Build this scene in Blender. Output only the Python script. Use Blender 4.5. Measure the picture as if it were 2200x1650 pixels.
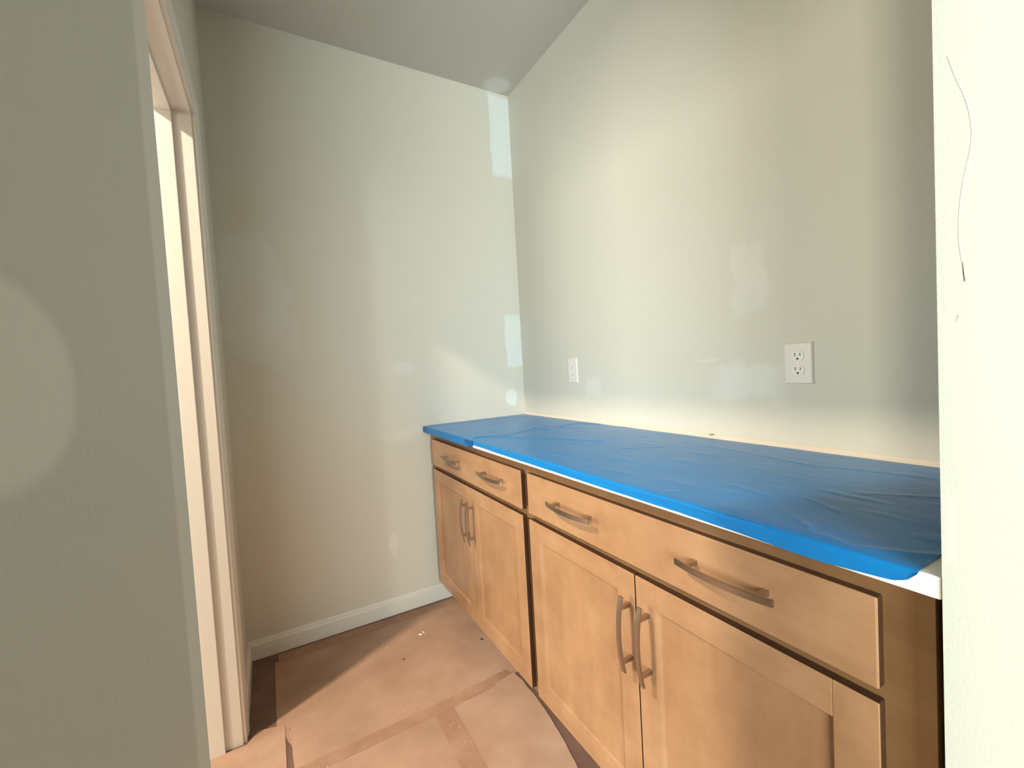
import bpy, bmesh, math, random
from mathutils import Vector, Matrix, noise
random.seed(7)
S = bpy.context.scene
C = S.collection
for o in list(bpy.data.objects):
    bpy.data.objects.remove(o)

# ------------------------------------------------------------------ camera
CX, CY, CZ = 2.1648, -1.2893, 1.1920
YAW, PITCH, ROLL, FPX = 0.5105, -0.0395, -0.0566, 934.36
F = Vector((-math.cos(YAW)*math.cos(PITCH), math.sin(YAW)*math.cos(PITCH), math.sin(PITCH)))
R0 = F.cross(Vector((0, 0, 1))).normalized(); U0 = R0.cross(F)
R1 = math.cos(ROLL)*R0 + math.sin(ROLL)*U0
U1 = -math.sin(ROLL)*R0 + math.cos(ROLL)*U0
cd = bpy.data.cameras.new('camera'); cam = bpy.data.objects.new('camera', cd); C.objects.link(cam)
M = Matrix((R1, U1, -F)).transposed().to_4x4(); M.translation = Vector((CX, CY, CZ))
cam.matrix_world = M
cd.sensor_width = 36; cd.sensor_fit = 'HORIZONTAL'; cd.lens = FPX*36/2200; cd.clip_start = 0.005; cd.clip_end = 100
S.camera = cam

# ------------------------------------------------------------------ world, lights, exposure
w = bpy.data.worlds.new('world'); S.world = w; w.use_nodes = True
bg = w.node_tree.nodes['Background']; bg.inputs[0].default_value = (0.75, 0.88, 1.0, 1); bg.inputs[1].default_value = 1.0
S.view_settings.view_transform = 'Standard'; S.view_settings.look = 'None'
S.view_settings.exposure = 0.0; S.view_settings.gamma = 1.0; S.view_settings.use_curve_mapping = False

def area(name, loc, target, sx, sy, power, col, shape='RECTANGLE', spread=math.pi):
    l = bpy.data.lights.new(name, 'AREA'); l.shape = shape; l.size = sx; l.size_y = sy; l.energy = power; l.color = col; l.spread = spread
    o = bpy.data.objects.new(name, l); C.objects.link(o); o.location = loc
    o.rotation_euler = (Vector(target)-Vector(loc)).to_track_quat('-Z', 'Z').to_euler()
    return o
H = 2.7163
CAN = (1.05, -2.55)
area('downlight_lamp', (CAN[0], CAN[1], H-0.02), (CAN[0], CAN[1], 0), 0.12, 0.12, 102, (1.0, 0.82, 0.64), 'DISK')
area('window_daylight', (0.55, -5.44, 1.35), (0.55, 0, 1.35), 1.9, 1.6, 165, (1.0, 0.975, 0.84))
area('patio_daylight', (3.95, -5.44, 1.45), (3.95, 0, 1.45), 0.9, 1.9, 165, (1.0, 0.97, 0.72))
area('side_window_daylight', (4.44, -2.2, 1.45), (0, -2.2, 1.45), 1.2, 1.8, 225, (0.92, 1.0, 1.0))

# ------------------------------------------------------------------ helpers
def tag(o, label=None, cat=None, group=None, kind=None):
    if label: o['label'] = label
    if cat: o['category'] = cat
    if group: o['group'] = group
    if kind: o['kind'] = kind
    return o

def link(name, bm, mat, parent=None, smooth=False):
    bmesh.ops.recalc_face_normals(bm, faces=bm.faces)
    me = bpy.data.meshes.new(name); bm.to_mesh(me); bm.free()
    me.materials.append(mat)
    if smooth:
        for p in me.polygons: p.use_smooth = True
    o = bpy.data.objects.new(name, me); C.objects.link(o)
    if parent: o.parent = parent
    return o

def bx(bm, x0, x1, y0, y1, z0, z1):
    vs = [bm.verts.new((x, y, z)) for z in (z0, z1) for y in (y0, y1) for x in (x0, x1)]
    for f in ((0, 1, 3, 2), (4, 5, 7, 6), (0, 1, 5, 4), (2, 3, 7, 6), (0, 2, 6, 4), (1, 3, 7, 5)):
        bm.faces.new([vs[i] for i in f])

def box(name, r, mat, parent=None, bevel=0.0, seg=2):
    bm = bmesh.new(); bx(bm, *r)
    bmesh.ops.recalc_face_normals(bm, faces=bm.faces)
    if bevel: bmesh.ops.bevel(bm, geom=list(bm.edges), offset=bevel, segments=seg, affect='EDGES', profile=0.5)
    return link(name, bm, mat, parent)

def extrude_profile(name, prof, p0, p1, uax, vax, mat, parent=None, m0=0, m1=0):
    """sweep a closed 2D profile (u,v) from p0 to p1; m0/m1 shear the ends along the sweep per u (mitre)"""
    bm = bmesh.new(); d = (Vector(p1)-Vector(p0)).normalized(); U = Vector(uax); V = Vector(vax)
    a = [bm.verts.new(Vector(p0)+U*u+V*v+d*(m0*u)) for u, v in prof]
    b = [bm.verts.new(Vector(p1)+U*u+V*v+d*(m1*u)) for u, v in prof]
    n = len(prof)
    for i in range(n):
        j = (i+1) % n
        bm.faces.new((a[i], a[j], b[j], b[i]))
    bm.faces.new(a); bm.faces.new(b[::-1])
    return link(name, bm, mat, parent)

# ------------------------------------------------------------------ materials
def nodes_of(name):
    m = bpy.data.materials.new(name); m.use_nodes = True
    nt = m.node_tree; return m, nt, nt.nodes['Principled BSDF']

class G:
    def __init__(s, nt): s.nt = nt; s.n = nt.nodes; s.l = nt.links
    def node(s, t, **k):
        n = s.n.new(t)
        for a, b in k.items(): setattr(n, a, b)
        return n
    def put(s, sock, v):
        if isinstance(v, bpy.types.NodeSocket): s.l.new(v, sock)
        else: sock.default_value = v
    def math(s, op, a, b=0.0, c=None, clamp=False):
        n = s.node('ShaderNodeMath', operation=op, use_clamp=clamp); s.put(n.inputs[0], a); s.put(n.inputs[1], b)
        if c is not None: s.put(n.inputs[2], c)
        return n.outputs[0]
    def vmath(s, op, a, b=(0, 0, 0)):
        n = s.node('ShaderNodeVectorMath', operation=op); s.put(n.inputs[0], a); s.put(n.inputs[1], b)
        return n
    def coord(s, scale=(1, 1, 1)):
        tc = s.node('ShaderNodeTexCoord'); mp = s.node('ShaderNodeMapping'); s.l.new(tc.outputs['Object'], mp.inputs[0])
        mp.inputs['Scale'].default_value = scale; return mp.outputs[0]
    def noise(s, co, scale, detail=3, rough=0.5, out=0):
        n = s.node('ShaderNodeTexNoise'); s.l.new(co, n.inputs['Vector']); n.inputs['Scale'].default_value = scale
        n.inputs['Detail'].default_value = detail; n.inputs['Roughness'].default_value = rough; return n.outputs[out]
    def ramp(s, f, stops):
        n = s.node('ShaderNodeValToRGB'); s.l.new(f, n.inputs[0]); e = n.color_ramp.elements
        while len(e) < len(stops): e.new(0.5)
        for i, (p, c) in enumerate(stops):
            e[i].position = p; e[i].color = (*c, 1) if len(c) == 3 else c
        return n.outputs[0]
    def mix(s, f, a, b):
        n = s.node('ShaderNodeMix', data_type='RGBA'); s.put(n.inputs[0], f)
        s.put(n.inputs[6], (*a, 1) if isinstance(a, tuple) else a); s.put(n.inputs[7], (*b, 1) if isinstance(b, tuple) else b)
        return n.outputs[2]
    def bump(s, h, strength, dist, bsdf):
        n = s.node('ShaderNodeBump'); s.put(n.inputs['Height'], h); n.inputs['Strength'].default_value = strength
        n.inputs['Distance'].default_value = dist; s.l.new(n.outputs[0], bsdf.inputs['Normal']); return n

def paint(name, base, patches=(), rough=0.5):
    """wall paint with fine roller stipple; patches: (centre, radii, kind 'e'|'r', softness, colour, strength, wobble)"""
    m, nt, b = nodes_of(name); g = G(nt); co = g.coord()
    col = g.mix(g.noise(co, 1.3, 2), tuple(c*0.975 for c in base), tuple(min(1, c*1.02) for c in base))
    wob = g.noise(co, 9.0, 3, 0.6, 1)
    for (c, r, kind, soft, pc, st, wb) in patches:
        off = g.vmath('SUBTRACT', wob, (0.5, 0.5, 0.5)).outputs[0]
        sc = g.node('ShaderNodeVectorMath', operation='SCALE'); g.put(sc.inputs[0], off); sc.inputs['Scale'].default_value = wb
        q = g.vmath('ADD', co, sc.outputs[0]).outputs[0]
        q = g.vmath('SUBTRACT', q, c).outputs[0]
        q = g.vmath('DIVIDE', q, r).outputs[0]
        if kind == 'e': dd = g.vmath('LENGTH', q).outputs[1]
        else:
            ab = g.vmath('ABSOLUTE', q).outputs[0]; sp = g.node('ShaderNodeSeparateXYZ'); g.l.new(ab, sp.inputs[0])
            dd = g.math('MAXIMUM', g.math('MAXIMUM', sp.outputs[0], sp.outputs[1]), sp.outputs[2])
        mr = g.node('ShaderNodeMapRange', interpolation_type='SMOOTHSTEP'); g.put(mr.inputs[0], dd)
        mr.inputs[1].default_value = 1-soft; mr.inputs[2].default_value = 1+soft; mr.inputs[3].default_value = st; mr.inputs[4].default_value = 0
        col = g.mix(mr.outputs[0], col, pc)
    g.l.new(col, b.inputs['Base Color']); b.inputs['Roughness'].default_value = rough
    b.inputs['Specular IOR Level'].default_value = 0.35
    h = g.math('ADD', g.noise(co, 420, 2), g.math('MULTIPLY', g.noise(co, 6, 2), 2.0))
    g.bump(h, 0.18, 0.0014, b)
    return m

def simple(name, col, rough=0.5, metal=0.0, nscale=60, var=0.06, bump=0.05, coat=0.0):
    m, nt, b = nodes_of(name); g = G(nt); co = g.coord(); n = g.noise(co, nscale, 3)
    g.l.new(g.mix(n, tuple(c*(1-var) for c in col), tuple(min(1, c*(1+var)) for c in col)), b.inputs['Base Color'])
    b.inputs['Roughness'].default_value = rough; b.inputs['Metallic'].default_value = metal; b.inputs['Coat Weight'].default_value = coat
    if bump: g.bump(n, bump, 0.001, b)
    return m

PAINT = (0.665, 0.648, 0.56)
MUD = (0.74, 0.75, 0.70)
WHITEMUD = (0.76, 0.84, 0.82)
m_left = paint('paint_left_wall', PAINT, [
    ((0, -1.33, 1.56), (1, 0.13, 0.27), 'e', 0.16, MUD, 0.6, 0.16),
    ((0, -1.24, 1.38), (1, 0.09, 0.14), 'e', 0.3, MUD, 0.4, 0.10),
    ((0, -0.05, 2.48), (1, 0.075, 0.22), 'r', 0.07, WHITEMUD, 0.75, 0.03),
    ((0, -0.04, 1.34), (1, 0.062, 0.145), 'r', 0.06, WHITEMUD, 0.6, 0.03),
    ((0, -0.085, 1.02), (1, 0.035, 0.05), 'e', 0.2, WHITEMUD, 0.7, 0.03),
    ((0, -0.80, 0.345), (1, 0.022, 0.05), 'e', 0.4, MUD, 0.65, 0.04),
    ((0, -0.70, 1.21), (1, 0.06, 0.03), 'e', 0.5, MUD, 0.5, 0.05),
    ((0, -0.70, 0.88), (1, 0.10, 0.03), 'e', 0.5, MUD, 0.35, 0.05),
])
m_back = paint('paint_back_wall', PAINT, [
    ((1.365, 0, 1.42), (0.056, 1, 0.10), 'r', 0.16, MUD, 0.45, 0.14),
    ((1.345, 0, 1.105), (0.10, 1, 0.050), 'r', 0.38, MUD, 0.7, 0.12),
    ((0.615, 0, 1.08), (0.050, 1, 0.038), 'r', 0.45, MUD, 0.6, 0.08),
    ((1.215, 0, 1.178), (0.035, 1, 0.004), 'e', 0.7, MUD, 0.7, 0.02),
])
m_front = paint('paint_front_wall', PAINT, [])
m_right = paint('paint_right_wall_dimmed', (0.53, 0.54, 0.485), [  # shared wall paint, base darkened to offset excess light on the bright wall end
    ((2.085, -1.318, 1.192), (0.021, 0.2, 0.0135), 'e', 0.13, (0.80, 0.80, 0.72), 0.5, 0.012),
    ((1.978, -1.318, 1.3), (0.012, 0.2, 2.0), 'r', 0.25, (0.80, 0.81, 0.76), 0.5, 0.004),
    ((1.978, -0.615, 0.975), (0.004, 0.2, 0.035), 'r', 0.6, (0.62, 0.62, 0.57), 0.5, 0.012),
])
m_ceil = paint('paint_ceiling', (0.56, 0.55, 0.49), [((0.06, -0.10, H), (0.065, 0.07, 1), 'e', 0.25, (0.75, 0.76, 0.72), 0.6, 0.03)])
m_trim = simple('white_trim_paint', (0.74, 0.71, 0.66), 0.35, nscale=300, var=0.02, bump=0.03)
m_base = simple('baseboard_paint', (0.74, 0.74, 0.67), 0.35, nscale=300, var=0.02, bump=0.03)
m_counter = simple('white_quartz', (0.82, 0.82, 0.78), 0.22, nscale=180, var=0.03, bump=0.0)
m_caulk = simple('caulk', (0.74, 0.68, 0.58), 0.6, nscale=90, var=0.06, bump=0.2)
m_plate = simple('white_plastic', (0.80, 0.76, 0.70), 0.3, nscale=20, var=0.01, bump=0)
m_recept = simple('receptacle_plastic', (0.84, 0.81, 0.75), 0.3, nscale=20, var=0.01, bump=0)
m_dark = simple('dark_slot', (0.012, 0.01, 0.008), 0.6, bump=0)
m_nickel = simple('brushed_nickel', (0.46, 0.38, 0.31), 0.30, 1.0, nscale=900, var=0.08, bump=0.05)
m_screw = simple('painted_screw', (0.75, 0.72, 0.66), 0.3, 0.3, bump=0)
m_chip = simple('paint_chip', (0.85, 0.83, 0.78), 0.6)
m_crumb = simple('dark_crumb', (0.05, 0.035, 0.03), 0.8)
m_speck = simple('sawdust_speck', (0.62, 0.46, 0.33), 0.7)
m_glass = simple('window_frame_vinyl', (0.85, 0.85, 0.85), 0.3)
m_pencil = simple('pencil_mark', (0.40, 0.40, 0.36), 0.7, bump=0)
m_pencil_light = simple('faint_pencil_mark', (0.56, 0.56, 0.50), 0.7, bump=0)

def wood(name, axis, a, c, dark, rough=0.36):
    m, nt, b = nodes_of(name); g = G(nt)
    sc = {'x': (0.9, 6, 9), 'z': (7, 6, 0.8)}[axis]
    co = g.coord(sc); co2 = g.coord()
    n1 = g.noise(co, 3.0, 5, 0.6); n2 = g.noise(co2, 6.0, 4, 0.6); n3 = g.noise(co, 26.0, 4, 0.6)
    f = g.math('ADD', g.math('MULTIPLY', n1, 0.26), g.math('ADD', g.math('MULTIPLY', n2, 0.64), g.math('MULTIPLY', n3, 0.10)))
    col = g.ramp(f, [(0.30, dark), (0.50, a), (0.68, c)])
    g.l.new(col, b.inputs['Base Color']); b.inputs['Roughness'].default_value = rough
    b.inputs['Coat Weight'].default_value = 0.25; b.inputs['Coat Roughness'].default_value = 0.3
    g.bump(n3, 0.05, 0.0006, b)
    return m
WA, WC, WD = (0.345, 0.19, 0.095), (0.415, 0.245, 0.13), (0.25, 0.128, 0.06)
m_wood_h = wood('maple_horizontal', 'x', WA, WC, WD)
m_wood_v = wood('maple_vertical', 'z', WA, WC, WD)
m_panel = wood('maple_panel', 'z', (0.33, 0.18, 0.088), (0.395, 0.23, 0.12), WD)
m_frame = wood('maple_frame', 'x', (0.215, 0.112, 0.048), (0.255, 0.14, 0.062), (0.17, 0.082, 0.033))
m_edge_shade = wood('painted_edge_shade', 'x', (0.048, 0.020, 0.009), (0.06, 0.026, 0.012), (0.038, 0.015, 0.007))  # shadow of the door and drawer gaps, put into the edge colour
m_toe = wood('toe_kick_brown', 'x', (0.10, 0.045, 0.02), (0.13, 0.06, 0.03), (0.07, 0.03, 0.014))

def film(name, col, rough, var):
    m, nt, b = nodes_of(name); g = G(nt); co = g.coord()
    n = g.noise(co, 3.5, 4, 0.6)
    g.l.new(g.mix(n, tuple(c*(1-var) for c in col), tuple(min(1, c*(1+var)) for c in col)), b.inputs['Base Color'])
    b.inputs['Roughness'].default_value = rough; b.inputs['IOR'].default_value = 1.5
    b.inputs['Specular IOR Level'].default_value = 0.4
    h = g.math('ADD', g.noise(g.coord((1, 2.2, 1)), 14, 5, 0.6), g.math('MULTIPLY', g.noise(co, 120, 3), 0.12))
    g.bump(h, 0.2, 0.004, b)
    return m
m_film = film('blue_film', (0.003, 0.175, 0.47), 0.30, 0.12)
m_tape = film('blue_edge_tape', (0.003, 0.16, 0.46), 0.42, 0.08)
m_tape2 = film('blue_double_layer', (0.002, 0.07, 0.25), 0.42, 0.08)

def paper(name, a, c, sc=5.0):
    m, nt, b = nodes_of(name); g = G(nt); co = g.coord()
    n = g.noise(co, sc, 5, 0.6); n2 = g.noise(co, 70, 3)
    col = g.ramp(n, [(0.32, a), (0.62, c)])
    sm = g.noise(g.coord((1.6, 1, 1)), 2.2, 4, 0.6)
    col = g.mix(g.ramp(sm, [(0.48, (0, 0, 0)), (0.68, (0.45, 0.45, 0.45))]), col, tuple(x*0.72 for x in a))
    g.l.new(col, b.inputs['Base Color']); b.inputs['Roughness'].default_value = 0.62
    g.bump(g.math('ADD', g.math('MULTIPLY', n, 1.5), g.math('MULTIPLY', n2, 0.2)), 0.25, 0.004, b)
    return m
m_paper = paper('brown_board', (0.37, 0.225, 0.15), (0.44, 0.285, 0.20))
m_paper_tape = paper('brown_tape', (0.325, 0.18, 0.115), (0.385, 0.23, 0.155), 14)
m_under = paper('brown_underlay', (0.15, 0.085, 0.062), (0.19, 0.112, 0.082), 9)

# ------------------------------------------------------------------ setting
CO = 1.968            # -x face of the partition the camera looks through
PT = 2.14
YF = -1.4408          # pantry face of the door wall
YB = -1.556
DX0, DX1, DZ = 0.4905, 1.40, 2.036
LJ, RJ = -1.3178, -0.615   # opening the camera stands in

struct = lambda o, **k: tag(o, kind='structure', **k)
struct(box('floor', (-1.2, 4.5, -5.5, 1.2, -0.12, 0), m_under))
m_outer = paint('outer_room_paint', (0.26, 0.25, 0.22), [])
struct(box('ceiling', (0, CO, YF, 0, H, H+0.1), m_ceil))
bm = bmesh.new()
bx(bm, -1.2, 4.5, -5.5, YF, H, H+0.1); bx(bm, CO, 4.5, YF, 1.2, H, H+0.1); bx(bm, -1.2, 0, YF, 1.2, H, H+0.1); bx(bm, 0, CO, 0, 1.2, H, H+0.1)
struct(link('ceiling_outer', bm, m_outer))
struct(box('wall_left', (-0.115, 0, YB, 0.115, 0, H), m_left))
struct(box('wall_back', (0, PT, 0, 0.115, 0, H), m_back))
bm = bmesh.new()
bx(bm, 0, DX0-0.019, YB, YF, 0, H); bx(bm, DX1+0.019, PT, YB, YF, 0, H); bx(bm, DX0-0.019, DX1+0.019, YB, YF, DZ+0.019, H)
struct(link('wall_front', bm, m_front))
bm = bmesh.new()
bx(bm, CO, PT, RJ, 0, 0, H); bx(bm, CO, PT, YF, LJ, 0, H)
wr = struct(link('wall_right', bm, m_right))
# outer rooms
def wall_with_hole(name, axis, pos, t, a0, a1, h0, h1, z0, z1):
    bm = bmesh.new()
    def q(u0, u1, v0, v1):
        if axis == 'y': bx(bm, u0, u1, min(pos, pos+t), max(pos, pos+t), v0, v1)
        else: bx(bm, min(pos, pos+t), max(pos, pos+t), u0, u1, v0, v1)
    q(a0, h0, 0, H); q(h1, a1, 0, H); q(h0, h1, 0, z0); q(h0, h1, z1, H)
    return struct(link(name, bm, m_outer))
bm = bmesh.new()
for r in ((-1.2, -0.4, 0, H), (1.5, 3.45, 0, H), (4.45, 4.5, 0, H), (-0.4, 1.5, 0, 0.55), (-0.4, 1.5, 2.15, H), (3.45, 4.45, 0, 0.5), (3.45, 4.45, 2.4, H)):
    bx(bm, r[0], r[1], -5.62, -5.5, r[2], r[3])
struct(link('wall_outer_front', bm, m_outer))
wall_with_hole('wall_outer_right', 'x', 4.5, 0.12, -5.5, 1.2, -2.8, -1.6, 0.5, 2.4)
struct(box('wall_light_blocker', (PT, PT+0.12, -3.4, YF, 0, H), m_outer))  # unseen wall added to block patio and side window light through the door
struct(box('wall_outer_left', (-1.32, -1.2, -5.5, 1.2, 0, H), m_outer))
struct(box('wall_outer_back', (-1.2, 4.5, 1.2, 1.32, 0, H), m_outer))
def window(name, axis, pos, u0, u1, z0, z1):
    bm = bmesh.new(); f = 0.05
    def q(a0, a1, v0, v1):
        if axis == 'y': bx(bm, a0, a1, pos-0.09, pos-0.05, v0, v1)
        else: bx(bm, pos+0.05, pos+0.09, a0, a1, v0, v1)
    um = (u0+u1)/2
    q(u0, u1, z0, z0+f); q(u0, u1, z1-f, z1); q(u0, u0+f, z0+f, z1-f); q(u1-f, u1, z0+f, z1-f); q(um-f/2, um+f/2, z0+f, z1-f)
    return struct(link(name, bm, m_glass))
window('window_1', 'y', -5.5, -0.4, 1.5, 0.55, 2.15)
window('window_2', 'x', 4.5, -2.8, -1.6, 0.5, 2.4)
window('window_3', 'y', -5.5, 3.45, 4.45, 0.5, 2.4)

# door lining with stop and casings
bm = bmesh.new()
bx(bm, DX0-0.019, DX0, YB, YF, 0, DZ+0.019); bx(bm, DX1, DX1+0.019, YB, YF, 0, DZ+0.019); bx(bm, DX0, DX1, YB, YF, DZ, DZ+0.019)
door = struct(link('door_1', bm, m_trim))
st = 0.011; y1, y0 = -1.489, -1.531
box('door_stop', (DX0, DX0+st, y0, y1, 0, DZ), m_trim, door, 0.0015)
box('door_stop', (DX1-st, DX1, y0, y1, 0, DZ), m_trim, door, 0.0015)
box('door_stop', (DX0+st, DX1-st, y0, y1, DZ-st, DZ), m_trim, door, 0.0015)
# casing: u across the width away from the opening, v out of the wall
CW = 0.057
prof = [(0, 0), (0, 0.009), (0.003, 0.0115), (0.010, 0.0115), (0.012, 0.0095), (0.020, 0.011), (0.040, 0.0155), (0.052, 0.0165), (CW, 0.014), (CW, 0)]
def casing(y, vy):
    r = 0.005
    extrude_profile('casing', prof, (DX0-r, y, 0), (DX0-r, y, DZ+r), (-1, 0, 0), (0, vy, 0), m_trim, door, 0, 1)
    extrude_profile('casing', prof, (DX1+r, y, 0), (DX1+r, y, DZ+r), (1, 0, 0), (0, vy, 0), m_trim, door, 0, 1)
    extrude_profile('casing', prof, (DX0-r, y, DZ+r), (DX1+r, y, DZ+r), (0, 0, 1), (0, vy, 0), m_trim, door, -1, 1)
casing(YF, 1); casing(YB, -1)

# baseboards
bp = [(0, 0), (0.013, 0), (0.013, 0.062), (0.0115, 0.066), (0.008, 0.070), (0.0065, 0.078), (0.004, 0.083), (0, 0.083)]
def baseboard(name, p0, p1, n, m0=0, m1=0):
    return struct(extrude_profile(name, bp, p0, p1, n, (0, 0, 1), m_base, None, m0, m1))
baseboard('baseboard_left', (0, -0.50, 0), (0, YF, 0), (1, 0, 0), 0, -1)
baseboard('baseboard_front', (0, YF, 0), (DX0-0.005-CW, YF, 0), (0, 1, 0), 1, 0)
baseboard('baseboard_front_right', (DX1+0.005+CW, YF, 0), (CO, YF, 0), (0, 1, 0), 0, -1)
baseboard('baseboard_outer_front', (-1.2, -5.5, 0), (4.5, -5.5, 0), (0, 1, 0), 1, -1)

# ------------------------------------------------------------------ floor protection sheets and tape
def sheet(name, pts, z0, th, mat, label, cat, curl=None, n=60):
    """thin board with its own thickness; pts outline ccw; optional wavy lift"""
    bm = bmesh.new()
    vs = [bm.verts.new((x, y, 0)) for x, y in pts]
    f = bm.faces.new(vs)
    bmesh.ops.triangulate(bm, faces=[f])
    xs = [p[0] for p in pts]; ys = [p[1] for p in pts]
    for k in range(1, n):
        x = min(xs)+(max(xs)-min(xs))*k/n
        bmesh.ops.bisect_plane(bm, geom=bm.verts[:]+bm.edges[:]+bm.faces[:], plane_co=(x, 0, 0), plane_no=(1, 0, 0))
    m = max(2, int(n*(max(ys)-min(ys))/(max(xs)-min(xs)+1e-6))); m = min(m, 60)
    for k in range(1, m):
        y = min(ys)+(max(ys)-min(ys))*k/m
        bmesh.ops.bisect_plane(bm, geom=bm.verts[:]+bm.edges[:]+bm.faces[:], plane_co=(0, y, 0), plane_no=(0, 1, 0))
    ret = bmesh.ops.extrude_face_region(bm, geom=bm.faces[:])
    top = {v for v in ret['geom'] if isinstance(v, bmesh.types.BMVert)}
    for v in bm.verts:
        h = z0+0.0007*max(0, noise.noise(Vector((v.co.x*7, v.co.y*7, z0*900))))
        if curl: h += curl(v.co.x, v.co.y)
        v.co.z = h+(th if v in top else 0)
    o = link(name, bm, mat)
    return tag(o, label, cat)

def wavy(pts, amp=0.002, step=0.02, closed=True):
    out = []; n = len(pts)
    for i in range(n):
        a = Vector(pts[i]); b = Vector(pts[(i+1) % n]); L = (b-a).length; k = max(1, int(L/step)); t = (b-a)/L; nn = Vector((-t.y, t.x))
        for j in range(k):
            p = a+(b-a)*j/k
            out.append(tuple(p+nn*(amp*noise.noise(Vector((p.x*23, p.y*23, 3.1))))))
    return out

sheet('floor_board', wavy([(0.085, -1.344), (0.465, -1.344), (0.482, -1.303), (0.70, -1.300), (0.70, -0.508), (0.085, -0.508)]), 0.0002, 0.0012, m_paper,
      'brown floor protection board in the far corner under the white crumb', 'floor covering')
sheet('floor_board', wavy([(0.725, -0.83), (1.9, -0.83), (1.9, -0.62), (1.30, -0.60), (1.15, -0.572), (1.02, -0.548), (0.88, -0.532), (0.755, -0.530), (0.70, -0.535)], 0.003),
      0.0002, 0.0012, m_paper, 'brown floor protection board beside the cabinet fronts with a curling edge', 'floor covering',
      curl=lambda x, y: 0.006*max(0, (y+0.66)/0.12)**2)
sheet('floor_board', wavy([(0.715, -1.315), (1.9, -1.315), (1.9, -0.845), (0.715, -0.845)]), 0.0002, 0.0012, m_paper,
      'brown floor protection board at the bottom edge between the two tape seams', 'floor covering')
sheet('floor_board', wavy([(0.50, -1.95), (1.395, -1.95), (1.395, -1.319), (0.478, -1.319), (0.455, -1.40), (0.50, -1.43)], 0.0015), 0.0004, 0.0022, m_paper,
      'brown floor protection board lying through the doorway beside the white jamb', 'floor covering')
sheet('floor_tape', wavy([(0.688, -1.30), (0.738, -1.30), (0.728, -0.80), (0.718, -0.545), (0.665, -0.545), (0.682, -0.85)], 0.0012), 0.0016, 0.0004, m_paper_tape,
      'brown tape strip over the long seam running to the first cabinet', 'tape')
sheet('floor_tape', wavy([(0.728, -0.864), (1.9, -0.862), (1.9, -0.795), (0.726, -0.797)], 0.0012), 0.0016, 0.0004, m_paper_tape,
      'brown tape strip over the short seam running out of frame towards the camera', 'tape')
sheet('floor_tape', wavy([(0.03, -1.33), (0.098, -1.33), (0.092, -0.508), (0.03, -0.508)], 0.0008), 0.0016, 0.0003, m_paper_tape,
      'brown tape strip along the far wall baseboard', 'tape')

def crumb(name, x, y, r, mat, label, cat, z=0.0015, seed=0, el=1.6, group=None):
    bm = bmesh.new(); bmesh.ops.create_icosphere(bm, subdivisions=2, radius=r)
    a = random.random()*3
    for v in bm.verts:
        k = 1+0.5*noise.noise(v.co*(2.2/r)+Vector((seed, 0, 0)))
        v.co = Vector((v.co.x*k*el, v.co.y*k*0.7, v.co.z*k*0.3))
        v.co = Matrix.Rotation(a, 3, 'Z') @ v.co
    o = link(name, bm, mat, smooth=True); o.location = (x, y, z+r*0.2); return tag(o, label, cat, group)
crumb('plaster_crumb', 0.246, -0.765, 0.007, m_chip, 'white plaster crumb on the brown floor board, larger of the two pieces', 'debris', seed=2)
crumb('plaster_crumb', 0.236, -0.748, 0.005, m_chip, 'small white plaster crumb touching the larger white crumb', 'debris', seed=5)
crumb('dark_crumb', 0.372, -0.875, 0.004, m_crumb, 'tiny dark crumb in the middle of the brown floor board', 'debris', seed=9)
crumb('dark_crumb', 0.436, -0.547, 0.006, m_crumb, 'small dark crumb on the floor close to the first cabinet doors', 'debris', seed=11)
for i, (x, y) in enumerate([(0.599, -0.675), (0.624, -0.705), (0.60, -0.655), (0.796, -0.822), (0.839, -0.823), (0.80, -0.835), (0.885, -0.818), (0.82, -0.81), (0.738, -1.21), (0.653, -0.949), (0.72, -1.235)]):
    crumb('sawdust_speck', x, y, random.uniform(0.0013, 0.0024), m_speck, 'pale sawdust speck scattered along the floor tape seams', 'debris', z=0.0021, seed=i, group='pale specks along the tape seams')
crumb('pale_speck', 0.251, -0.919, 0.003, m_speck, 'lone pale speck on the floor board nearest the shadow edge', 'debris', seed=31)
crumb('pale_chip', 0.159, -0.897, 0.003, m_speck, 'pale chip lying in the floor shadow near the far baseboard', 'debris', seed=32)

# ------------------------------------------------------------------ cabinets
FY = -0.5775; T = 0.019; DY = FY-T
ZDT, ZDB, ZDD, ZBOT = 0.8535, 0.7257, 0.7062, 0.1246

def bevel_box_bm(bm, r, bev):
    b2 = bmesh.new(); bx(b2, *r); bmesh.ops.recalc_face_normals(b2, faces=b2.faces)
    bmesh.ops.bevel(b2, geom=list(b2.edges), offset=bev, segments=2, affect='EDGES', profile=0.5)
    me = bpy.data.meshes.new('t'); b2.to_mesh(me); b2.free(); bm.from_mesh(me); bpy.data.meshes.remove(me)

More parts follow.
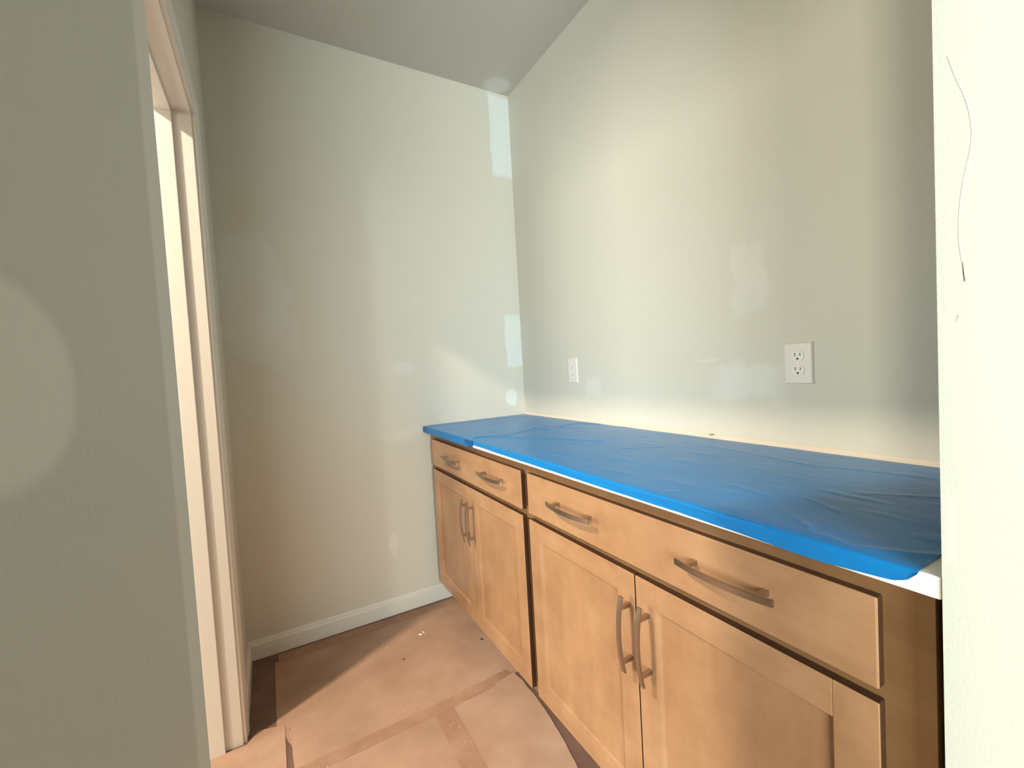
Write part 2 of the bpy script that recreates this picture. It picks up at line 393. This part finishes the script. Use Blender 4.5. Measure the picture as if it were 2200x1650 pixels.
def pull(name, cx, cz, length, vertical, parent):
    """arched flat bar pull on two posts, standing off the face at y=DY"""
    bm = bmesh.new(); n = 24; hw = 0.0062; th = 0.0055
    rings = []
    for i in range(n+1):
        s = -1+2*i/n; t = s*length/2
        y = DY-0.0235-0.0115*(1-s*s)
        ring = []
        for a, b in ((-hw, 0), (hw, 0), (hw, -th), (-hw, -th)):
            ring.append(bm.verts.new((cx+a, y+b, cz+t) if vertical else (cx+t, y+b, cz+a)))
        rings.append(ring)
    for i in range(n):
        for k in range(4):
            bm.faces.new((rings[i][k], rings[i][(k+1) % 4], rings[i+1][(k+1) % 4], rings[i+1][k]))
    bm.faces.new(rings[0]); bm.faces.new(rings[-1][::-1])
    bmesh.ops.recalc_face_normals(bm, faces=bm.faces)
    ed = [e for e in bm.edges if len(e.link_faces) == 2 and e.calc_face_angle() > 0.8]
    bmesh.ops.bevel(bm, geom=ed, offset=0.0008, segments=2, affect='EDGES')
    bar = link(name, bm, m_nickel, parent)
    for s in (-1, 1):
        t = s*(length/2-0.026); sp = t/(length/2); y = DY-0.0235-0.0115*(1-sp*sp)
        r = (cx-0.0045, cx+0.0045, y-0.001, DY, cz+t-0.0045, cz+t+0.0045) if vertical else (cx+t-0.0045, cx+t+0.0045, y-0.001, DY, cz-0.0045, cz+0.0045)
        b2 = bmesh.new(); bx(b2, *r)
        me = bar.data; b2.from_mesh(me); bmesh.ops.recalc_face_normals(b2, faces=b2.faces); b2.to_mesh(me); b2.free()
    return bar

def shade_edges(o):
    # edge faces of doors and drawer fronts get the gap shadows as near-black colour
    o.data.materials.append(m_edge_shade)
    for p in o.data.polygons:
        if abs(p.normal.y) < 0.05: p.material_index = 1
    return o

def shaker(x0, x1, z0, z1, parent, hx, hz):
    sw = 0.0575
    frame = shade_edges(box('door', (x0, x0+sw, DY, FY-0.0005, z0, z1), m_wood_v, parent, 0.0014))
    shade_edges(box('stile', (x1-sw, x1, DY, FY-0.0005, z0, z1), m_wood_v, frame, 0.0014))
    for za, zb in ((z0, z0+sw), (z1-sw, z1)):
        shade_edges(box('rail', (x0+sw, x1-sw, DY, FY-0.0005, za, zb), m_wood_h, frame, 0.0010))
    # recessed panel with sloped sticking
    a0, a1, c0, c1 = x0+sw, x1-sw, z0+sw, z1-sw; k = 0.006; dp = 0.0085
    bm = bmesh.new()
    o_ = [bm.verts.new((x, DY+0.0015, z)) for x, z in ((a0, c0), (a1, c0), (a1, c1), (a0, c1))]
    i_ = [bm.verts.new((x, DY+dp, z)) for x, z in ((a0+k, c0+k), (a1-k, c0+k), (a1-k, c1-k), (a0+k, c1-k))]
    bk = [bm.verts.new((v.co.x, FY-0.001, v.co.z)) for v in o_]
    for q in range(4):
        r = (q+1) % 4
        bm.faces.new((o_[q], o_[r], i_[r], i_[q])); bm.faces.new((bk[q], bk[r], o_[r], o_[q]))
    bm.faces.new(i_); bm.faces.new(bk[::-1])
    link('panel', bm, m_panel, frame)
    pull('handle', hx, hz, 0.178, True, frame)
    return frame

def drawer(x0, x1, handles, parent):
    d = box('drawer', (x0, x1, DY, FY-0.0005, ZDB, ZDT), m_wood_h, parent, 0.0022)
    shade_edges(d)
    for hx in handles: pull('handle', hx, 0.797, 0.190, False, d)
    return d

def cabinet(x0, x1, fl, fr, doors, handles_d, handles_v, dr, label, gl=0.0, gr=0.0):
    root = bpy.data.objects.new('base_cabinet', None); C.objects.link(root)
    tag(root, label, 'cabinet', 'base cabinets under the counter')
    bm = bmesh.new()
    z0, z1 = 0.105, 0.8855
    t = 0.018
    bx(bm, x0, x0+t, FY+T, -0.005, z0, z1); bx(bm, x1-t, x1, FY+T, -0.005, z0, z1); bx(bm, x0+t, x1-t, FY+T, -0.005, z0, z0+t)
    bx(bm, x0+t, x1-t, -0.012, -0.005, z0+t, z1)
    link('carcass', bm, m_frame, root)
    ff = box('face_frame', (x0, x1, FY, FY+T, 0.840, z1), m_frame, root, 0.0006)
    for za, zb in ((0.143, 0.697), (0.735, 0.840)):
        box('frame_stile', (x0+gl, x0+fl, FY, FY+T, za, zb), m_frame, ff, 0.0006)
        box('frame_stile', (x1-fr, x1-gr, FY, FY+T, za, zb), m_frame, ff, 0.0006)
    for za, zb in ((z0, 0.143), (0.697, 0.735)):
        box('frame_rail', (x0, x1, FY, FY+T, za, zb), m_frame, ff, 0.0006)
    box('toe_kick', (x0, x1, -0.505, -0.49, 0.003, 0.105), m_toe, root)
    for k, (a, b) in enumerate(doors): shaker(a, b, ZBOT, ZDD, root, handles_v[k], 0.567)
    drawer(dr[0], dr[1], handles_d, root)
    return root
cabinet(0.012, 0.9672, 0.081, 0.038, [(0.066, 0.5165), (0.5195, 0.9478)], (0.355, 0.752), (0.494, 0.549), (0.066, 0.9478),
        'maple base cabinet in the far corner, touching the far wall', gr=0.0185)
cabinet(0.9678, 1.9505, 0.038, 0.075, [(0.987, 1.4415), (1.4455, 1.897)], (1.228, 1.678), (1.425, 1.482), (0.987, 1.897),
        'maple base cabinet nearest the camera, beside the bright wall edge', gl=-0.0)

# ------------------------------------------------------------------ countertop, caulk, blue film
DC, ZT, ZU = -0.6121, 0.914, 0.8863
ct = tag(box('countertop', (0.002, CO-0.002, DC, -0.002, ZU, ZT), m_counter, None, 0.0016), 'white countertop slab mostly covered with blue film, resting on both cabinets', 'countertop')
bm = bmesh.new()
n = 60
for i in range(n):
    pass
rings = []
for i in range(n+1):
    x = 0.004+(CO-0.008)*i/n
    wv = 0.0015*noise.noise(Vector((x*9, 0, 0)))
    rings.append([bm.verts.new((x, y, z)) for y, z in ((-0.001, ZT), (-0.012, ZT), (-0.012, ZT+0.0035), (-0.006, ZT+0.0085+wv), (-0.001, ZT+0.013+wv))])
for i in range(n):
    for k in range(5):
        bm.faces.new((rings[i][k], rings[i][(k+1) % 5], rings[i+1][(k+1) % 5], rings[i+1][k]))
bm.faces.new(rings[0]); bm.faces.new(rings[-1][::-1])
link('caulk_joint', bm, m_caulk, ct)

creases = [
    ([(0.571, -0.588), (0.618, -0.458), (0.571, -0.341), (0.545, -0.277), (0.621, -0.267)], 0.0045, 0.006),
    ([(0.571, -0.588), (0.604, -0.515), (0.75, -0.429), (0.848, -0.368), (0.997, -0.296)], 0.0040, 0.006),
    ([(0.60, -0.56), (0.70, -0.50), (0.80, -0.46)], 0.002, 0.007),
    ([(0.585, -0.175), (0.571, -0.058), (0.674, -0.025)], 0.005, 0.007),
    ([(0.48, -0.20), (0.62, -0.20), (0.72, -0.13)], 0.0025, 0.007),
    ([(0.251, -0.361), (0.219, -0.239), (0.167, -0.096)], 0.0025, 0.007),
    ([(0.33, -0.22), (0.30, -0.10), (0.36, -0.04)], 0.0025, 0.006),
    ([(0.06, -0.50), (0.07, -0.187), (0.12, -0.05)], 0.003, 0.006),
    ([(1.144, -0.328), (1.219, -0.224)], 0.0022, 0.005),
    ([(1.20, -0.12), (1.465, -0.144), (1.594, -0.167), (1.698, -0.143), (1.90, -0.10)], 0.0020, 0.006),
    ([(1.590, -0.451), (1.688, -0.470)], 0.0022, 0.004),
    ([(1.726, -0.429), (1.792, -0.459)], 0.0022, 0.004),
    ([(1.792, -0.560), (1.818, -0.598)], 0.0025, 0.004),
    ([(1.74, -0.52), (1.80, -0.57)], 0.0018, 0.004),
    ([(0.995, -0.546), (1.092, -0.490), (1.185, -0.507)], 0.0022, 0.006),
    ([(1.245, -0.575), (1.262, -0.525)], 0.0018, 0.004),
    ([(1.539, -0.584), (1.558, -0.565)], 0.0020, 0.004),
    ([(1.773, -0.328), (1.863, -0.257)], 0.0015, 0.006),
    ([(1.885, -0.594), (1.945, -0.545)], 0.0030, 0.006),
    ([(1.83, -0.586), (1.871, -0.600)], 0.0025, 0.004),
]
def seg_d(px, py, a, b):
    dx, dy = b[0]-a[0], b[1]-a[1]; L2 = dx*dx+dy*dy
    t = max(0, min(1, ((px-a[0])*dx+(py-a[1])*dy)/L2)); return math.hypot(px-a[0]-t*dx, py-a[1]-t*dy)
def film_h(x, y):
    h = 0.0006+0.0009*(1+noise.noise(Vector((x*5, y*9, 1)))) + 0.0004*(1+noise.noise(Vector((x*18+y*10, y*34, 2))))
    h += 0.0012*max(0, noise.noise(Vector((x*9+y*6, y*26-x*4, 7)))-0.25)*2
    for pts, a, wd in creases:
        x0 = min(p[0] for p in pts)-0.03; x1 = max(p[0] for p in pts)+0.03; yy0 = min(p[1] for p in pts)-0.03; yy1 = max(p[1] for p in pts)+0.03
        if x < x0 or x > x1 or y < yy0 or y > yy1: continue
        wx = x+0.005*noise.noise(Vector((x*22, y*22, 5))); wy = y+0.005*noise.noise(Vector((x*22, y*22, 8)))
        d = min(seg_d(wx, wy, pts[i], pts[i+1]) for i in range(len(pts)-1))
        h += 0.62*a*math.exp(-(d/(wd*1.15))**2)
    # flatten at the front edge so that it folds over cleanly
    return h
def hem(x):      # height of the film's lower edge on the counter front
    k = [(0.0, 0.897), (0.62, 0.8975), (1.0, 0.8945), (1.3, 0.8930), (1.6, 0.8915), (1.72, 0.8895), (1.80, 0.8866), (1.84, 0.8866), (1.88, 0.8900), (1.922, 0.8945), (1.936, 0.9000), (1.9465, 0.9120), (2, 0.914)]
    for (a, za), (b, zb) in zip(k, k[1:]):
        if a <= x <= b: z = za+(zb-za)*(x-a)/(b-a); break
    return min(z+0.0007*noise.noise(Vector((x*9, 0, 4)))+0.0004*noise.noise(Vector((x*40, 0, 4))), ZT)
bm = bmesh.new()
NX, NY, NF = 420, 110, 8
cols = []
for i in range(NX+1):
    f = i/NX; x = 0.006+f*(1.9465-0.006)
    yb = -0.013-0.004*abs(noise.noise(Vector((x*6, 0, 9))))
    col = []
    for j in range(NY+1):
        y = yb+(DC-0.0004-yb)*j/NY
        h = film_h(x, y); e = min(1, (y-DC)/0.02); e = max(e, 0)
        h = 0.0006+(h-0.0006)*e
        col.append(bm.verts.new((x, y, ZT+h)))
    zb = hem(x)
    for j in range(1, NF+1):
        z = ZT+(zb-ZT)*j/NF
        puff = 0.0012+0.0009*noise.noise(Vector((x*10, z*60, 3)))+0.0008*noise.noise(Vector((x*38, z*90, 3)))
        if x > 1.86: puff += 0.004*(x-1.86)/0.08*(j/NF)
        col.append(bm.verts.new((x, DC-max(0.0006, puff), z)))
    cols.append(col)
for i in range(NX):
    for j in range(len(cols[0])-1):
        bm.faces.new((cols[i][j], cols[i+1][j], cols[i+1][j+1], cols[i][j+1]))
fo = link('protective_film', bm, m_film, None, smooth=True)
tag(fo, 'wrinkled blue plastic protective film spread over the countertop and folded over its front', 'plastic sheet')
def strip(name, x0, x1, z0f, z1f, off, mat, n=60):
    bm = bmesh.new(); prev = None
    for i in range(n+1):
        x = x0+(x1-x0)*i/n
        a = bm.verts.new((x, DC-off, z1f(x))); b = bm.verts.new((x, DC-off-0.0003*math.sin(i), z0f(x)))
        c = bm.verts.new((x, DC-off+0.0004, z1f(x))); d = bm.verts.new((x, DC-off+0.0004, z0f(x)))
        cur = (a, b, d, c)
        if prev:
            for k in range(4): bm.faces.new((prev[k], prev[(k+1) % 4], cur[(k+1) % 4], cur[k]))
        else: bm.faces.new(cur)
        prev = cur
    bm.faces.new(prev[::-1])
    return link(name, bm, mat, fo)
strip('edge_tape', 0.004, 0.618, lambda x: ZU-0.001, lambda x: ZT+0.0008, 0.0036, m_tape)
strip('tape_overlap', 0.545, 0.6185, lambda x: ZU-0.002+(0.010 if x < 0.575 else 0), lambda x: ZT-0.0015, 0.0044, m_tape2, 20)

crumb('caulk_crumb', 1.222, -0.006, 0.0055, simple('grey_green_crumb', (0.30, 0.32, 0.26), 0.7), 'tiny grey-green crumb stuck on the caulk joint behind the counter', 'debris', z=ZT+0.013, seed=40)

# ------------------------------------------------------------------ wall plates
def screw(x, z, y, parent, r=0.0032):
    bm = bmesh.new(); bmesh.ops.create_cone(bm, cap_ends=True, segments=20, radius1=r, radius2=r*0.8, depth=0.0012)
    for v in bm.verts: v.co = Vector((v.co.x+x, y-0.0006-v.co.z if False else y-v.co.z, v.co.y+z))
    s = link('screw', bm, m_screw, parent)
    b2 = bmesh.new(); bx(b2, x-r*0.7, x+r*0.7, y-0.0009, y-0.0004, z-0.0004, z+0.0004)
    return s
def plate(name, x0, x1, z0, z1, label, cat):
    bm = bmesh.new(); ins = 0.0035; th = 0.006
    a = [bm.verts.new((x, -0.0003, z)) for x, z in ((x0, z0), (x1, z0), (x1, z1), (x0, z1))]
    m_ = [bm.verts.new((x, -0.0025, z)) for x, z in ((x0, z0), (x1, z0), (x1, z1), (x0, z1))]
    c = [bm.verts.new((x, -th, z)) for x, z in ((x0+ins, z0+ins), (x1-ins, z0+ins), (x1-ins, z1-ins), (x0+ins, z1-ins))]
    for q in range(4):
        r = (q+1) % 4
        bm.faces.new((a[q], a[r], m_[r], m_[q])); bm.faces.new((m_[q], m_[r], c[r], c[q]))
    bm.faces.new(c); bm.faces.new(a[::-1])
    return tag(link(name, bm, m_plate), label, cat)
def rounded_face(cx, cz, w, h, y0, y1, mat, parent, name):
    """duplex receptacle face: circle cut flat at top and bottom"""
    bm = bmesh.new(); n = 48; pts = []
    for i in range(n):
        a = 2*math.pi*i/n; x = math.cos(a)*w/2; z = max(-h/2, min(h/2, math.sin(a)*w/2)); pts.append((cx+x, cz+z))
    f0 = [bm.verts.new((x, y0, z)) for x, z in pts]; f1 = [bm.verts.new((cx+(x-cx)*0.97, y1, cz+(z-cz)*0.97)) for x, z in pts]
    for i in range(n): bm.faces.new((f0[i], f0[(i+1) % n], f1[(i+1) % n], f1[i]))
    bm.faces.new(f1); bm.faces.new(f0[::-1])
    return link(name, bm, mat, parent)
op = plate('power_outlet', 1.4635, 1.5385, 1.099, 1.2145, 'white duplex power outlet on the back wall above the near cabinet', 'outlet')
ocx, ocz = 1.501, 1.1575
for s in (1, -1):
    zc = ocz+s*0.0198
    rc = rounded_face(ocx, zc, 0.034, 0.0285, -0.0058, -0.0078, m_recept, op, 'receptacle')
    box('slot', (ocx-0.0078, ocx-0.0058, -0.0081, -0.0070, zc-0.0005, zc+0.0085), m_dark, rc)
    box('slot', (ocx+0.0055, ocx+0.0075, -0.0081, -0.0070, zc+0.0005, zc+0.0080), m_dark, rc)
    bm = bmesh.new(); bmesh.ops.create_cone(bm, cap_ends=True, segments=20, radius1=0.0028, radius2=0.0028, depth=0.001)
    for v in bm.verts: v.co = Vector((v.co.x+ocx-0.0002, -0.0077-v.co.z, v.co.y+zc-0.0078))
    link('ground_hole', bm, m_dark, rc)
screw(ocx, ocz, -0.0062, op)
pp = plate('wall_plate', 0.440, 0.512, 1.098, 1.2175, 'white wall plate on the back wall near the far corner', 'wall plate')
for zc in (1.172, 1.137):
    j = box('jack', (0.476-0.007, 0.476+0.007, -0.0066, -0.0055, zc-0.0095, zc+0.0095), m_plate, pp, 0.0004)
    box('jack_slot', (0.4750, 0.4775, -0.0070, -0.0060, zc-0.004, zc+0.0035), m_dark, j)

# ------------------------------------------------------------------ pencil line on the bright wall end
def mark(name, pts, wd, mat, parent):
    bm = bmesh.new(); prev = None; y = RJ-0.0003
    for i, (x, z) in enumerate(pts):
        a = bm.verts.new((x-wd, y, z)); b = bm.verts.new((x+wd, y, z)); a2 = bm.verts.new((x-wd, RJ+0.0002, z)); b2 = bm.verts.new((x+wd, RJ+0.0002, z))
        cur = (a, b, b2, a2)
        if prev:
            for k in range(4): bm.faces.new((prev[k], prev[(k+1) % 4], cur[(k+1) % 4], cur[k]))
        else: bm.faces.new(cur)
        prev = cur
    bm.faces.new(prev[::-1]); return link(name, bm, mat, parent)
def spline(p, k=8):
    out = []
    for i in range(len(p)-1):
        p0, p1, p2, p3 = p[max(0, i-1)], p[i], p[i+1], p[min(len(p)-1, i+2)]
        for j in range(k):
            t = j/k
            out.append(tuple(0.5*((2*p1[c])+(-p0[c]+p2[c])*t+(2*p0[c]-5*p1[c]+4*p2[c]-p3[c])*t*t+(-p0[c]+3*p1[c]-3*p2[c]+p3[c])*t**3) for c in (0, 1)))
    return out+[p[-1]]
line = spline([(1.980, 1.506), (1.987, 1.477), (1.994, 1.451), (1.998, 1.422), (1.997, 1.398), (1.991, 1.365), (1.988, 1.337), (1.987, 1.307), (1.989, 1.281), (1.991, 1.258)])
mark('pencil_line', line, 0.00045, m_pencil_light, wr)
mark('pencil_line', [(1.9895, 1.279), (1.9903, 1.266), (1.991, 1.257)], 0.00035, m_pencil, wr)
mark('pencil_tick', [(1.9860, 1.222), (1.9845, 1.217), (1.9842, 1.2145)], 0.0004, m_pencil, wr)

# ------------------------------------------------------------------ ceiling downlight in the next room
bm = bmesh.new(); n = 40; prof2 = [(0.095, 0), (0.095, -0.004), (0.075, -0.007), (0.068, -0.004), (0.068, 0)]
rings = [[bm.verts.new((CAN[0]+r*math.cos(2*math.pi*i/n), CAN[1]+r*math.sin(2*math.pi*i/n), H+z)) for r, z in prof2] for i in range(n)]
for i in range(n):
    for k in range(5):
        bm.faces.new((rings[i][k], rings[(i+1) % n][k], rings[(i+1) % n][(k+1) % 5], rings[i][(k+1) % 5]))
tag(link('downlight_trim', bm, m_plate), 'round white recessed downlight in the ceiling of the next room', 'ceiling light')
